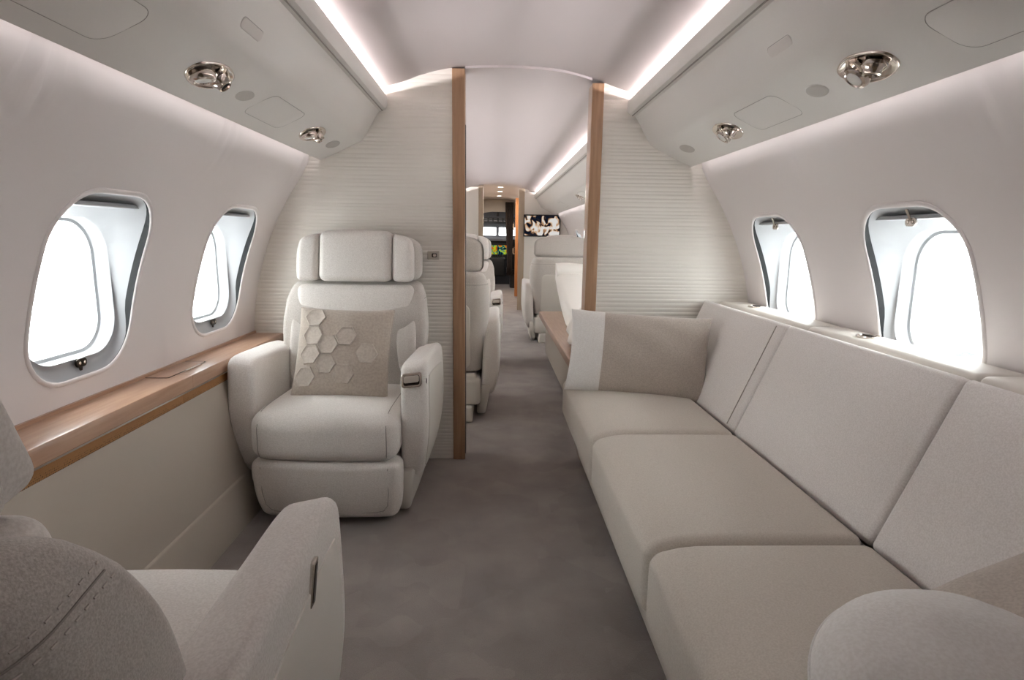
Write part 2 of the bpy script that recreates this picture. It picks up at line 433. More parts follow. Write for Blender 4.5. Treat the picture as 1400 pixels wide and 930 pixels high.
# windows
def window(idx, sd, k, pull):
    sn = 'left' if sd < 0 else 'right'
    where = {-1: 'the %s window just behind the view', 0: 'the nearer %s window', 1: 'the %s window closest to the ribbed divider'}.get(k, ('first second third fourth fifth sixth seventh'.split()[max(0, k-2)]+' %s window beyond the divider'))
    root = empty('window_%d' % idx, (0, 0, 0), kind='structure', label='rounded cabin window with bright sky, '+where % sn)
    y0 = WY(k); loop = win_loop(9); N = len(loop)
    def P(u, v, d): z = WIN_Z+v; return (sd*(wallx(z)+d), y0+u, z)
    def skin(name, rings, material):
        V = []; F = []
        for rg in rings: V += rg
        for i in range(len(rings)-1):
            for j in range(N): F.append((i*N+j, i*N+(j+1) % N, (i+1)*N+(j+1) % N, (i+1)*N+j))
        return obj(name, V, F, material, root, angle=50)
    # soft rolled lip standing slightly into the cabin
    rings = []
    for a in range(0, 181, 20):
        c, s_ = math.cos(math.radians(a)), math.sin(math.radians(a)); rr_ = 0.007
        rings.append([P(u, v, -s_*rr_*0.8+0.001) for (u, v) in inset(loop, -0.008-rr_*c*1.0+0.009)])
    skin('window_lip', rings, 'wall')
    lp = inset(loop, 0.0065)
    def gd(u, v):   # gasket depth: deep on the sides, nothing at sill
        s_ = max(0, min(1, (v+0.17)/0.10)); return 0.004+0.023*s_*min(1, abs(u)/(WIN_W/2)*1.0)**6
    g1 = [P(u, v, gd(u, v)) for (u, v) in lp]
    skin('window_gasket', [[P(u, v, -0.002) for (u, v) in lp], g1], 'gasket')
    # flared white reveal to the aperture
    AW, AH = 0.368, 0.385
    ap = rrect_fine(AW, AH, 0.105, 9)
    xa = 1.206
    def A(u, v, x): return (sd*x, y0+u, WIN_Z-0.005+v)
    rev = [g1]
    inner = [A(u, v, xa) for (u, v) in ap]
    for t_ in (0.25, 0.5, 0.75, 0.92):
        e = t_**0.8
        rev.append([tuple(Vector(a)*(1-e)+Vector(b)*e + Vector((sd*0.012*math.sin(PI*t_), 0, 0))) for a, b in zip(g1, inner)])
    rev.append(inner)
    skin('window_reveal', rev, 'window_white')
    i2 = inset(ap, 0.003); i3 = inset(ap, 0.012)
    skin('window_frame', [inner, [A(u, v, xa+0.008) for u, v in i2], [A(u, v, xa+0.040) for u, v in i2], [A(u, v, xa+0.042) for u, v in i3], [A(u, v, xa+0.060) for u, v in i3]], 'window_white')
    # panes
    for dx_, lo_, nm in ((0.012, i2, 'window_pane'), (0.055, i3, 'window_pane')):
        V = [A(u, v, xa+dx_) for u, v in lo_]+[A(u, v, xa+dx_+0.004) for u, v in lo_]
        F = [tuple(range(N)), tuple(range(2*N-1, N-1, -1))]+[(i, (i+1) % N, N+(i+1) % N, N+i) for i in range(N)]
        obj(nm, V, F, 'glass', root, smooth=False)
    # shade cassette: a shelf closing the top of the opening
    zt = WIN_Z+WIN_H/2-0.038; mb_ = MB()
    x_in = wallx(zt)+0.022; x_out = x_in+0.055
    hw = WIN_W/2-0.055
    V, F = slab(rrect(2*hw+0.06, x_out-x_in, 0.012, 3), zt, zt+0.012, 0.003, lambda u, v, t_: (sd*((x_in+x_out)/2+v), y0+u, t_))
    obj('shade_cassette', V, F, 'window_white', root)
    # shade pull: stem and plate with two screws
    zc = WIN_Z-WIN_H/2+0.040 if pull < 0 else WIN_Z+WIN_H/2-0.046
    yc = y0+(0.015 if sd < 0 else -0.01)
    xw = wallx(zc)+0.016
    z_end = WIN_Z-WIN_H/2+0.012 if pull < 0 else WIN_Z+WIN_H/2-0.012
    V, F = slab(rrect(0.042, 0.024, 0.0115, 5), -0.003, 0.003, 0.0012, lambda u, v, t_: (sd*(xw+t_), yc+u, zc+v))
    pl_ = obj('shade_pull', V, F, 'dark_metal' if pull < 0 else 'bright_metal', root)
    xe = wallx(z_end)+0.016
    V, F = slab(rrect(0.010, 1.0, 0.003, 2), -0.002, 0.002, 0.0008, lambda u, v, t_: (sd*(xw+(xe-xw)*(v+0.5)+t_), yc+u, zc+(z_end-zc)*(v+0.5)))
    obj('pull_stem', V, F, 'dark_metal' if pull < 0 else 'bright_metal', pl_)
    for q in (-0.0095, 0.0095):
        V, F = lathe([(0.0048, 0), (0.0048, 0.0015), (0.003, 0.0025)], 12)
        V = [(sd*(xw-0.003)-sd*c, yc+q+a, zc+b) for (a, b, c) in V]
        obj('screw', V, F, 'chrome', pl_)
    return root
wi = 1
for sd in (-1, 1):
    for k in BAYS:
        window(wi, sd, k, -1 if sd < 0 else 1); wi += 1

# aft wall behind the camera
V = []; F = []; zs = [1.86*i/30 for i in range(31)]
def secx(z): return wallx(z) if z < 1.55 else (0.78 if z < 1.744 else max(0.01, ceil_inv(z)))
for z in zs: V += [(-secx(z), YA, z), (secx(z), YA, z), (-secx(z), YA-0.04, z), (secx(z), YA-0.04, z)]
for i in range(30):
    a = i*4; F += [(a, a+1, a+5, a+4), (a+2, a+6, a+7, a+3), (a, a+4, a+6, a+2), (a+1, a+3, a+7, a+5)]
structure(obj('wall_back', V, F, 'taupe', smooth=False), 'plain taupe bulkhead closing the aft end')

# ------------------------------------------------------------------ ribbed dividers and wood posts
def rib_rows():
    rows = []; z = 0.0; i = 0
    while z < 1.868:
        h = random.uniform(0.014, 0.024); d = random.uniform(0.0, 0.0010)
        rows += [(z+0.0006, 0.0009), (z+h*0.22, -d*0.6-0.0002), (z+h*0.55, -d-0.0005), (z+h*0.88, -d*0.5), (z+h-0.0004, 0.0009)]
        z += h
    return rows
def divider(sd, xin, name, y0, y1, label, ribs=True):
    rows = rib_rows() if ribs else [(1.868*i/30, 0) for i in range(31)]
    V = []; F = []
    def outer(z):
        if z >= 1.744: return max(abs(xin)+0.002, ceil_inv(min(z, 1.8525)))
        if z > 1.50: return 0.86
        return wallx(z)+0.01
    prev = None
    for (z, d) in rows:
        if z > ceilz(xin): break
        xo = outer(z); i = len(V)
        V += [(xin if sd > 0 else -abs(xin), y0+d, z), (sd*xo, y0+d, z), (sd*xo, y1, z), (xin if sd > 0 else -abs(xin), y1, z)]
        if prev is not None:
            F += [(prev, prev+1, i+1, i), (prev+1, prev+2, i+2, i+1), (prev+2, prev+3, i+3, i+2), (prev+3, prev, i, i+3)]
        prev = i
    return structure(obj(name, V, F, 'rib', angle=50), label)
XL, XR = 0.253, 0.432      # where dividers meet their posts
divider(-1, XL, 'wall_divider_left', YB, YB+BT, 'off white ribbed divider wall behind the armchair')
divider(1, XR, 'wall_divider_right', YB, YB+BT, 'off white ribbed divider wall beyond the sofa')
def post(name, x0, x1, y0, y1, label, material='wood_post'):
    zt = ceilz(max(abs(x0), abs(x1)))-0.004
    o = soft_obj(name, ((x0+x1)/2, (y0+y1)/2, zt/2), ((x1-x0)/2, (y1-y0)/2, zt/2), 0.004, material, m=(1, 1, 1))
    return structure(o, label)
post('trim_1', -0.253, -0.195, YB-0.012, YB+BT+0.012, 'copper brown wood edge post of the left divider')
post('trim_2', 0.378, 0.432, YB-0.012, YB+BT+0.012, 'copper brown wood edge post of the right divider')
# dark sliding-door slot on the left post
MB().box(-0.1948, -0.1925, YB+0.02, YB+0.05, 0.02, 1.60).build('door_slot', 'black', bpy.data.objects['trim_1'], smooth=False)
# ceiling header arc between the posts
V = []; F = []; xs = [-0.195+0.573*i/16 for i in range(17)]
for x in xs:
    z = ceilz(x); V += [(x, YB, z+0.002), (x, YB, z-0.010), (x, YB+BT, z-0.010), (x, YB+BT, z+0.002)]
for i in range(16):
    for a in range(4): F.append((i*4+a, i*4+(a+1) % 4, i*4+4+(a+1) % 4, i*4+4+a))
structure(obj('trim_3', V, F, 'ceiling'), 'slim pale header arch across the aisle opening')

# small chrome latch plate on left divider
sw = empty('wall_latch', (-0.343, YB-0.002, 1.008), label='small metal latch plate on the ribbed wall beside the armchair', cat='latch')
V, F = slab(rrect(0.056, 0.042, 0.004, 3), -0.004, 0.002, 0.002, lambda u, v, t_: (u, t_, v)); obj('plate', V, F, 'satin_plate', sw)
V, F = slab(rrect(0.024, 0.018, 0.004, 3), -0.0075, -0.003, 0.001, lambda u, v, t_: (u+0.004, t_, v)); obj('recess', V, F, 'dark_metal', sw)
V, F = slab(rrect(0.016, 0.014, 0.005, 3), -0.013, -0.007, 0.002, lambda u, v, t_: (u+0.006, t_, v)); obj('knob', V, F, 'bright_metal', sw)

# ------------------------------------------------------------------ overhead bins
FA, FB = Vector((0.575, 1.655)), Vector((0.680, 1.510))      # fascia
UA, UB = Vector((0.680, 1.510)), Vector((0.856, 1.427))      # underside
def sweep(name, prof, y0, y1, material, parent, sd, closed=True, angle=35):
    V = []; F = []; N = len(prof); ys = [y0, y1]
    for y in ys: V += [(sd*x, y, z) for (x, z) in prof]
    for i in range(N if closed else N-1): F.append((i, (i+1) % N, N+(i+1) % N, N+i))
    if closed: F += [tuple(range(N)), tuple(range(2*N-1, N-1, -1))]
    return obj(name, V, F, material, parent, angle=angle)
def under(sd, s, y, lift=0.0):
    p = UA.lerp(UB, s); n_ = Vector((-0.083, -0.176)).normalized(); q = p+n_*lift
    return Vector((sd*q.x, y, q.y))
def seam_loop(name, sd, pts3, parent, r=0.0011, material='bin_seam'):
    V, F = tube(pts3, r, 5, closed=True); return obj(name, V, F, material, parent)
def bins(sd, y0, y1, label):
    root = empty('overhead_bin', (0, 0, 0), label=label, cat='overhead bin')
    # body with concave fascia and shallow underside
    prof = [(0.568, 1.6485), (0.580, 1.6465), (0.591, 1.632), (0.606, 1.606), (0.624, 1.575), (0.642, 1.545), (0.656, 1.526), (0.668, 1.516), (0.682, 1.509),
            (0.705, 1.498), (0.76, 1.471), (0.81, 1.448), (0.842, 1.434), (0.853, 1.430), (0.857, 1.433), (0.854, 1.440), (0.832, 1.448), (0.832, 1.56), (0.79, 1.645), (0.66, 1.6485)]
    sweep('bin_body', prof, y0, y1, 'bin', root, sd, angle=30)
    # light rail along the top edge
    rail = [(0.545, 1.668), (0.543, 1.69), (0.545, 1.712), (0.550, 1.718), (0.556, 1.718), (0.560, 1.71), (0.562, 1.654), (0.758, 1.654), (0.758, 1.752), (0.764, 1.752), (0.764, 1.648), (0.58, 1.650), (0.564, 1.651), (0.552, 1.656)]
    sweep('light_rail', rail, y0, y1, 'bin', root, sd, angle=30)
    sweep('rail_seam', [(0.5645, 1.6488), (0.5685, 1.6478), (0.570, 1.652), (0.565, 1.653)], y0, y1, 'bin_seam', root, sd)
    # slot roof carrying the wall-wash strip
    sweep('slot_cap', [(0.83, 1.53), (0.83, 1.545), (0.93, 1.545), (0.93, 1.53)], y0, y1, 'bin', root, sd)
    return root
bin_al = bins(-1, YA, YB+0.004, 'long pale overhead bin above the left windows')
bin_ar = bins(1, YA, YB+0.004, 'long pale overhead bin above the sofa')
bin_fl = bins(-1, YB+BT-0.004, YF, 'pale overhead bin on the left beyond the divider')
bin_fr = bins(1, YB+BT-0.004, YF, 'pale overhead bin on the right beyond the divider')
def bin_panel(sd, y0, y1, s0, s1, r, parent):
    hw, hh = (y1-y0), (s1-s0)*0.1946
    lp = rrect(hw, hh, r, 6)
    V, F = slab(lp, -0.002, 0.0012, 0.001, lambda u, v, t_: under(sd, (s0+s1)/2+v/0.1946, (y0+y1)/2+u, t_), arc=2)
    o = obj('panel_door', V, F, 'bin', parent)
    seam_loop('panel_seam', sd, [under(sd, (s0+s1)/2+v/0.1946, (y0+y1)/2+u, 0.0004) for (u, v) in inset(lp, -0.0012)], o, 0.0009)
bin_panel(-1, 1.83, 2.12, 0.14, 0.70, 0.03, bin_al); bin_panel(-1, 0.72, 1.205, 0.12, 0.74, 0.035, bin_al)
bin_panel(1, 1.69, 1.97, 0.14, 0.70, 0.03, bin_ar); bin_panel(1, 0.64, 1.125, 0.12, 0.74, 0.035, bin_ar)
for y in (3.6, 5.2, 6.8): bin_panel(1, y, y+0.3, 0.14, 0.7, 0.03, bin_fr)

def fascia(sd, s, y, lift=0.0):
    p = Vector((0.600, 1.616)).lerp(Vector((0.662, 1.520)), s); n_ = Vector((-0.096, -0.062)).normalized(); q = p+n_*lift
    return Vector((sd*q.x, y, q.y))
def aisle_lamp(sd, y, label):
    lp = rrect(0.115, 0.026, 0.012, 5)
    root = empty('aisle_lamp', (0, 0, 0), label=label, cat='lamp', group='small pill shaped lamp covers on the bin faces')
    V, F = slab(lp, -0.002, 0.003, 0.002, lambda u, v, t_: fascia(sd, 0.52+v/0.114, y+u, t_+0.001)); obj('cover', V, F, 'panel', root)
    V, F = tube([fascia(sd, 0.52+v/0.114, y+u, 0.0015) for (u, v) in inset(lp, -0.001)], 0.0011, 5, closed=True); obj('surround', V, F, 'bin_seam', root)
aisle_lamp(-1, 1.485, 'pill shaped lamp cover on the left bin face'); aisle_lamp(1, 1.51, 'pill shaped lamp cover on the right bin face')

def speaker(sd, y, s, ry, rs, label):
    root = empty('speaker_grille', (0, 0, 0), label=label, cat='speaker', group='flush speaker discs under the bins')
    lp = [(ry*math.cos(2*PI*i/28), rs*math.sin(2*PI*i/28)) for i in range(28)]
    V, F = slab(lp, -0.001, 0.0016, 0.001, lambda u, v, t_: under(sd, s+v/0.1946, y+u, t_), arc=2); obj('disc', V, F, 'speaker', root)
    V, F = tube([under(sd, s+v*1.03/0.1946, y+u*1.03, 0.0005) for (u, v) in lp], 0.0012, 5, closed=True); obj('rim', V, F, 'bin', root)
mat('speaker', srgb(190, 184, 178), 0.8)
speaker(-1, 1.737, 0.43, 0.040, 0.024, 'flush grey speaker disc beside the near left reading light')
speaker(-1, 2.625, 0.40, 0.058, 0.030, 'flush grey speaker disc at the left bin end by the divider')
speaker(1, 1.546, 0.42, 0.040, 0.024, 'flush grey speaker disc beside the near right reading light')
speaker(1, 2.55, 0.41, 0.058, 0.030, 'flush grey speaker disc at the right bin end by the divider')

def reading_light(sd, y, s, label):
    root = empty('reading_light', (0, 0, 0), label=label, cat='reading light', group='chrome reading light and air vent fittings')
    N = 36; A_, B_ = 0.082, 0.047
    def lens(k): return [(A_*k*math.copysign(abs(math.cos(a))**1.15, math.cos(a)), B_*k*math.copysign(abs(math.sin(a))**0.85, math.sin(a))) for a in [2*PI*i/N for i in range(N)]]
    def M(u, v, t_): return under(sd, s+v/0.1946, y+u, t_)
    # polished dished plate standing a little below the bin skin
    V = []; F = []; prof = [(1.06, 0.000), (1.05, 0.004), (1.0, 0.0055), (0.95, 0.0045), (0.86, 0.0018), (0.66, 0.0010), (0.35, 0.0008)]
    for (k, h) in prof: V += [M(u, v, h) for (u, v) in lens(k)]
    for i in range(len(prof)-1):
        for j in range(N): F.append((i*N+j, i*N+(j+1) % N, (i+1)*N+(j+1) % N, (i+1)*N+j))
    F.append(tuple(range((len(prof)-1)*N, len(prof)*N)))
    obj('bezel_plate', V, F, 'chrome', root, angle=60)
    # swivelling lamp head and air nozzle
    ex = (M(1, 0, 0)-M(0, 0, 0)).normalized(); ez = (M(0, 0, 1)-M(0, 0, 0)).normalized(); ey = ez.cross(ex)
    def put(name, prof_, u, v, tilt, material, parent):
        V, F = lathe(prof_, 20); c = M(u, v, 0.002); R_ = Matrix.Rotation(tilt, 3, ex)
        return obj(name, [c+R_ @ (ex*a+ey*b+ez*c_) for (a, b, c_) in V], F, material, parent, angle=40)
    lm = put('lamp_head', [(0.030, 0), (0.031, 0.010), (0.028, 0.018), (0.022, 0.020), (0.020, 0.017)], -0.034*(1 if sd < 0 else -1), 0.006, 0.25, 'chrome', root)
    put('lens', [(0.019, 0.016), (0.018, 0.0185), (0.010, 0.020)], -0.034*(1 if sd < 0 else -1), 0.006, 0.25, 'lens_glass', lm)
    nz_ = put('air_nozzle', [(0.024, 0), (0.025, 0.008), (0.019, 0.016), (0.018, 0.026), (0.014, 0.028), (0.012, 0.020)], 0.032*(1 if sd < 0 else -1), -0.004, -0.3, 'chrome', root)
    put('nozzle_hole', [(0.0125, 0.021), (0.012, 0.0225), (0.004, 0.0225)], 0.032*(1 if sd < 0 else -1), -0.004, -0.3, 'black', nz_)
    V, F = tube([M(0.0, 0.030, 0.004), M(0.0, 0.0, 0.010), M(0.0, -0.030, 0.004)], 0.005, 8); obj('bridge', V, F, 'chrome', root)
mat('lens_glass', srgb(226, 222, 216), 0.15, spec=0.6)
reading_light(-1, 1.53, 0.42, 'larger looking chrome reading light under the left bin, nearer one')
reading_light(-1, 2.35, 0.42, 'chrome reading light under the left bin, nearer the divider')
reading_light(1, 1.34, 0.40, 'larger looking chrome reading light under the right bin, nearer one')
reading_light(1, 2.12, 0.42, 'chrome reading light under the right bin, nearer the divider')
reading_light(1, 5.6, 0.42, 'small far chrome reading light under the right bin beyond the divider')

# ------------------------------------------------------------------ left ledge, dado, baseboard
led = empty('side_ledge', (0, 0, 0), label='long copper brown wood ledge under the left windows', cat='ledge')
def ledge_top(y0, y1):
    prof = [(1.062, 0.588), (1.060, 0.626), (1.063, 0.631), (1.068, 0.632), (1.196, 0.632), (1.196, 0.588)]
    return sweep('ledge_board', prof, y0+0.0008, y1-0.0008, 'wood', led, -1)
for a, b in ((YA, -0.42), (-0.42, 0.36), (0.36, 1.14), (1.14, 1.93), (1.93, 2.42), (2.42, YB-0.002)): ledge_top(a, b)
sweep('ledge_upstand', [(1.188, 0.63), (1.188, 0.642), (1.205, 0.642), (1.205, 0.63)], YA, YB-0.002, 'wood', led, -1)
sweep('chrome_strip', [(1.059, 0.583), (1.059, 0.588), (1.09, 0.588), (1.09, 0.583)], YA, YB-0.002, 'bright_metal', led, -1)
for a, b in ((YA, 0.30), (0.30, 1.10), (1.10, 1.87), (1.87, YB-0.002)):
    sweep('speaker_grille_strip', [(1.064, 0.552), (1.066, 0.583), (1.09, 0.583), (1.09, 0.552)], a+0.001, b-0.001, 'grille', led, -1)
# flush pocket lid with metal pull
V, F = slab(rrect(0.25, 0.070, 0.006, 3), 0.630, 0.6335, 0.001, lambda u, v, t_: (-1.152+v, 2.01+u, t_)); lid = obj('pocket_lid', V, F, 'wood', led)
lp = rrect(0.256, 0.076, 0.007, 3)
V, F = tube([(-1.152+v, 2.01+u, 0.6325) for u, v in lp], 0.0014, 5, closed=True); obj('lid_frame', V, F, 'dark_metal', lid)
V, F = slab(rrect(0.10, 0.010, 0.004, 3), 0.633, 0.637, 0.001, lambda u, v, t_: (-1.106+v, 2.03+u, t_)); obj('lid_pull', V, F, 'chrome', lid)
dado = sweep('wall_panel_left', [(1.066, 0.555), (1.014, 0.19), (1.06, 0.19), (1.10, 0.555)], YA, YB-0.002, 'dado', None, -1); structure(dado, 'smooth beige lower wall panel under the wood ledge')
bb_ = sweep('baseboard_left', [(1.010, 0.186), (1.008, 0.18), (0.995, 0.0), (1.06, 0.0), (1.06, 0.19), (1.014, 0.19)], YA, YB-0.002, 'dado', None, -1); structure(bb_, 'beige baseboard along the left wall')
o = sweep('wall_panel_right', [(1.05, 0.735), (1.05, 0.0), (1.10, 0.0), (1.17, 0.735)], YA, YB-0.002, 'dado', None, 1); structure(o, 'beige lower wall panel behind the sofa')
for sd, nm, sn in ((-1, 'wall_panel_forward_left', 'left'), (1, 'wall_panel_forward_right', 'right')):
    structure(sweep(nm, [(1.05, 0.60), (1.01, 0.0), (1.10, 0.0), (1.20, 0.60)], YB+BT, YF, 'dado', None, sd), 'beige lower wall panel in the forward cabin, %s side' % sn)

# right padded ledge behind sofa
rl = empty('padded_ledge', (0, 0, 0), label='padded leather ledge between the sofa back and the right windows', cat='ledge')
for a, b in ((YA, -0.3), (-0.3, 0.50), (0.50, 1.255), (1.255, 1.985), (1.985, YB-0.004)):
    soft_obj('ledge_pad', (1.098, (a+b)/2, 0.772), (0.068, (b-a)/2-0.002, 0.034), 0.018, 'leather', rl, m=(2, 4, 1), crown=(0, 0, 0.004))
for y in (1.74, 2.52):
    lt = empty('ledge_latch', (1.095, y, 0.811), label='round chrome latch set in the padded ledge, %s' % ('under the near window' if y < 2 else 'under the far window'), cat='latch', group='round chrome ledge latches')
    V, F = lathe([(0.036, -0.004), (0.037, 0.001), (0.034, 0.004), (0.029, 0.003), (0.028, 0.001)], 28); obj('ring', V, F, 'chrome', lt)
    V, F = slab(rrect(0.020, 0.050, 0.006, 4), 0.0, 0.006, 0.002, lambda u, v, t_: (u, v, t_)); obj('toggle', V, F, 'dark_metal', lt)
    V, F = lathe([(0.028, 0.0), (0.028, 0.002), (0.01, 0.002)], 24); obj('cup', V, F, 'bright_metal', lt)

# ------------------------------------------------------------------ club chair (faces -Y, origin on the floor)
def back_y(z): return 0.115+(z-0.45)*0.17
def chair(loc, rz, label, group='cream fabric cabin armchairs', recline=0):
    HY, HZ = 0.14, 0.42; cr_, sr_ = math.cos(math.radians(recline)), math.sin(math.radians(recline))
    def rc(o):      # tip the back parts about the hinge behind the seat
        if recline:
            for v in o.data.vertices:
                y, z = v.co.y-HY, v.co.z-HZ
                v.co.y = HY+y*cr_+z*sr_; v.co.z = HZ+z*cr_-y*sr_
        return o
    root = empty('armchair', loc, rz, label, 'chair', group)
    # pedestal
    soft_obj('pedestal', (0, 0.06, 0.05), (0.215, 0.24, 0.05), 0.015, 'leather', root, m=(1, 1, 1))
    soft_obj('seat_frame', (0, 0.02, 0.185), (0.262, 0.26, 0.085), 0.03, 'leather', root, m=(2, 2, 1))
    # leg rest: front leaf tapering towards the floor
    def fr_(p):
        k = (0.125-p.z)/0.25      # 0 top .. 1 bottom
        k = max(0, min(1, k))
        p = p.copy(); p.x *= 1-0.085*k**4-0.01*k; p.y += 0.045*k**3+0.006*k
        p.y -= 0.020*(1-(p.x/0.28)**2)
        return p
    lr = soft_obj('leg_rest', (0, -0.270, 0.148), (0.280, 0.055, 0.124), 0.034, 'fabric', root, m=(8, 1, 6), f=fr_)
    # piped seam framing the leg rest face
    pm = soft_map((0.280, 0.055, 0.124), 0.034, (0, 0, 0), fr_)
    fr_pts = [(-0.235, 0.10), (-0.238, 0.0), (-0.236, -0.055), (-0.222, -0.078), (-0.19, -0.086), (0.0, -0.088), (0.19, -0.086), (0.222, -0.078), (0.236, -0.055), (0.238, 0.0), (0.235, 0.10)]
    V, F = tube([Vector((0, -0.270, 0.148))+pm((x, -0.055, z)) for x, z in fr_pts], 0.0016, 5); obj('seam', V, F, 'fabric_seam', lr)
    # seat cushion with waterfall front
    def fs_(p):
        p = p.copy()
        if p.y < -0.12:
            k = (-0.12-p.y)/0.15; p.z -= 0.016*k*k
        p.y -= 0.018*(1-(p.x/0.275)**2)*max(0, -p.y/0.25)
        return p
    soft_obj('seat_cushion', (0, -0.085, 0.365), (0.276, 0.250, 0.092), 0.058, 'fabric', root, m=(8, 8, 3), crown=(0, 0, 0.016), f=fs_, crown_side=(0, 0, 1))
    pm2 = soft_map((0.276, 0.250, 0.092), 0.058, (0, 0, 0.016), fs_, (0, 0, 1))
    st_ = root.children[-1]
    for sx_ in (-1, 1):
        path = [(sx_*0.236, y_/100, 0.092) for y_ in range(16, -22, -2)]+[(sx_*0.236, -0.25, z_/100) for z_ in range(6, -8, -1)]
        V, F = tube([Vector((0, -0.085, 0.365))+pm2(p_) for p_ in path], 0.0016, 5); obj('seam', V, F, 'fabric_seam', st_)
    # arms
    prof = smooth_loop([(-0.264, 0.50), (-0.258, 0.60), (-0.238, 0.636), (-0.19, 0.648), (-0.05, 0.646), (0.13, 0.640), (0.235, 0.615), (0.275, 0.50), (0.268, 0.34), (0.22, 0.17), (0.05, 0.135), (-0.12, 0.145), (-0.215, 0.20), (-0.262, 0.36)], 5)
    for sx_ in (-1, 1):
        def ma_(u, v, t_):
            k = max(0, (0.42-v)/0.30); bow = 0.004*math.sin(PI*min(1, max(0, (v-0.13)/0.51)))
            x = t_-(0.045*k*k if t_ > 0.33 else 0.012*k)+(bow if t_ > 0.33 else 0)
            v2 = v-0.022*max(0, (0.372-t_)/0.10)*max(0, (v-0.5)/0.15)
            return (sx_*x, u, v2)
        V, F = slab(prof, 0.274, 0.372, 0.024, ma_, arc=5); arm = obj('armrest', V, F, 'fabric', root, angle=60)
        # leather panel let into the outer side
        sp = smooth_loop([(-0.215, 0.50), (-0.20, 0.565), (-0.16, 0.575), (0.10, 0.555), (0.215, 0.52), (0.225, 0.36), (0.17, 0.20), (0.0, 0.175), (-0.15, 0.195), (-0.215, 0.30)], 4)
        def mp_(u, v, t_):
            k = max(0, (0.42-v)/0.30); bow = 0.004*math.sin(PI*min(1, max(0, (v-0.13)/0.51)))
            return (sx_*(0.372-0.045*k*k+bow+t_), u, v)
        V, F = slab(sp, -0.006, 0.003, 0.0025, mp_, arc=2); obj('side_panel', V, F, 'leather', arm)
        # lower skirt
        sk = smooth_loop([(-0.235, 0.20), (-0.19, 0.03), (-0.10, 0.015), (0.10, 0.015), (0.20, 0.04), (0.25, 0.22), (0.0, 0.24)], 4)
        V, F = slab(sk, 0.262, 0.318, 0.018, lambda u, v, t_: (sx_*(t_-0.03*max(0, (0.2-v)/0.2)), u, v)); obj('skirt', V, F, 'leather', root)
        if sx_ > 0:
            # seat control on the arm front, flap in a chrome bezel
            yf = -0.272
            def fa(u, v, t_): return (0.320+u, yf-t_+0.10*max(0, v-0.01)*0.6, 0.572+v+0.12*u)
            V, F = slab(rrect(0.076, 0.054, 0.012, 4), -0.010, 0.004, 0.002, fa); cp = obj('control_bezel', V, F, 'chrome', arm)
            V, F = slab(rrect(0.060, 0.038, 0.008, 4), 0.002, 0.0052, 0.001, fa); obj('control_well', V, F, 'dark_metal', cp)
            V, F = slab(rrect(0.056, 0.026, 0.007, 4, 0, 0.005), 0.003, 0.009, 0.002, fa); obj('control_flap', V, F, 'satin_plate', cp)
            V, F = lathe([(0.007, 0), (0.007, 0.004), (0.004, 0.005)], 14)
            obj('release_button', [(0.372+b*0.2, -0.246-c, 0.565+a*1.6) for (a, b, c) in V], F, 'dark_metal', arm)
        else:
            # slim chrome release handle on the outer side
            def fo(u, v, t_): return (sx_*(0.379+t_), -0.060+u-0.45*v, 0.578+v)
            V, F = slab(rrect(0.022, 0.060, 0.003, 3), -0.016, 0.0, 0.0015, fo); hb = obj('release_bezel', V, F, 'bright_metal', arm)
            V, F = slab(rrect(0.013, 0.050, 0.002, 3), -0.002, 0.001, 0.001, fo); obj('release_handle', V, F, 'dark_metal', hb)
    # back shell: wide wrap behind the back pad, lofted in level slices
    def lerp_tab(tab, z):
        for (a, va), (b, vb) in zip(tab, tab[1:]):
            if z <= b: t_ = (z-a)/(b-a); t_ = max(0, min(1, t_)); t_ = t_*t_*(3-2*t_); return va+(vb-va)*t_
        return tab[-1][1]
    def shell_ring(z, ins=0.0, n=7):
        w_ = lerp_tab([(0.30, 0.262), (0.50, 0.300), (0.70, 0.312), (0.80, 0.304), (0.89, 0.285)], z)-ins
        yf_ = 0.095+(z-0.45)*0.17+0.055*max(0, (z-0.72)/0.17)**2+ins
        yr_ = 0.300+(z-0.45)*0.14-0.02*max(0, (0.5-z)/0.2)-ins
        h_ = yr_-yf_; ra_ = min(0.095, w_*0.9, h_*0.6); rf_ = min(0.022, h_*0.3); out = []
        for (sx__, sy__, a0, rd) in ((1, 1, 0, ra_), (-1, 1, 90, ra_), (-1, -1, 180, rf_), (1, -1, 270, rf_)):
            for i_ in range(n+1):
                an = math.radians(a0+90*i_/n)
                out.append((sx__*(w_-rd)+rd*math.cos(an), (yr_-rd if sy__ > 0 else yf_+rd)+rd*math.sin(an), z))
        return out
    rings = [shell_ring(0.30, 0.03)]+[shell_ring(0.305+0.555*i/22) for i in range(23)]
    for a in (20, 40, 60, 75, 90):
        ra = math.radians(a); rings.append(shell_ring(0.86+0.036*math.sin(ra), 0.036*(1-math.cos(ra))))
    V = [p for rg in rings for p in rg]; N = len(rings[0]); F = []
    for i in range(len(rings)-1):
        for k in range(N): F.append((i*N+k, i*N+(k+1) % N, (i+1)*N+(k+1) % N, (i+1)*N+k))
    F += [tuple(range(N)), tuple(range((len(rings)-1)*N, len(rings)*N))]
    sh = rc(obj('back_shell', V, F, 'felt', root, angle=60))
    # stitched seam running round the shell below its top
    def ring_walk(z, step):
        rg = [Vector(p) for p in shell_ring(z, -0.0004, 16)]
        c_ = sum((p.y for p in rg))/len(rg)
        rg = rg[-9:]+rg[:-9]                    # start near the front right corner
        out = []; acc = 0.0
        for a_, b_ in zip(rg, rg[1:]):
            L = (b_-a_).length; m_ = max(1, int(L/step))
            for q in range(m_): out.append(a_.lerp(b_, q/m_))
        return out
    V = []; F = []
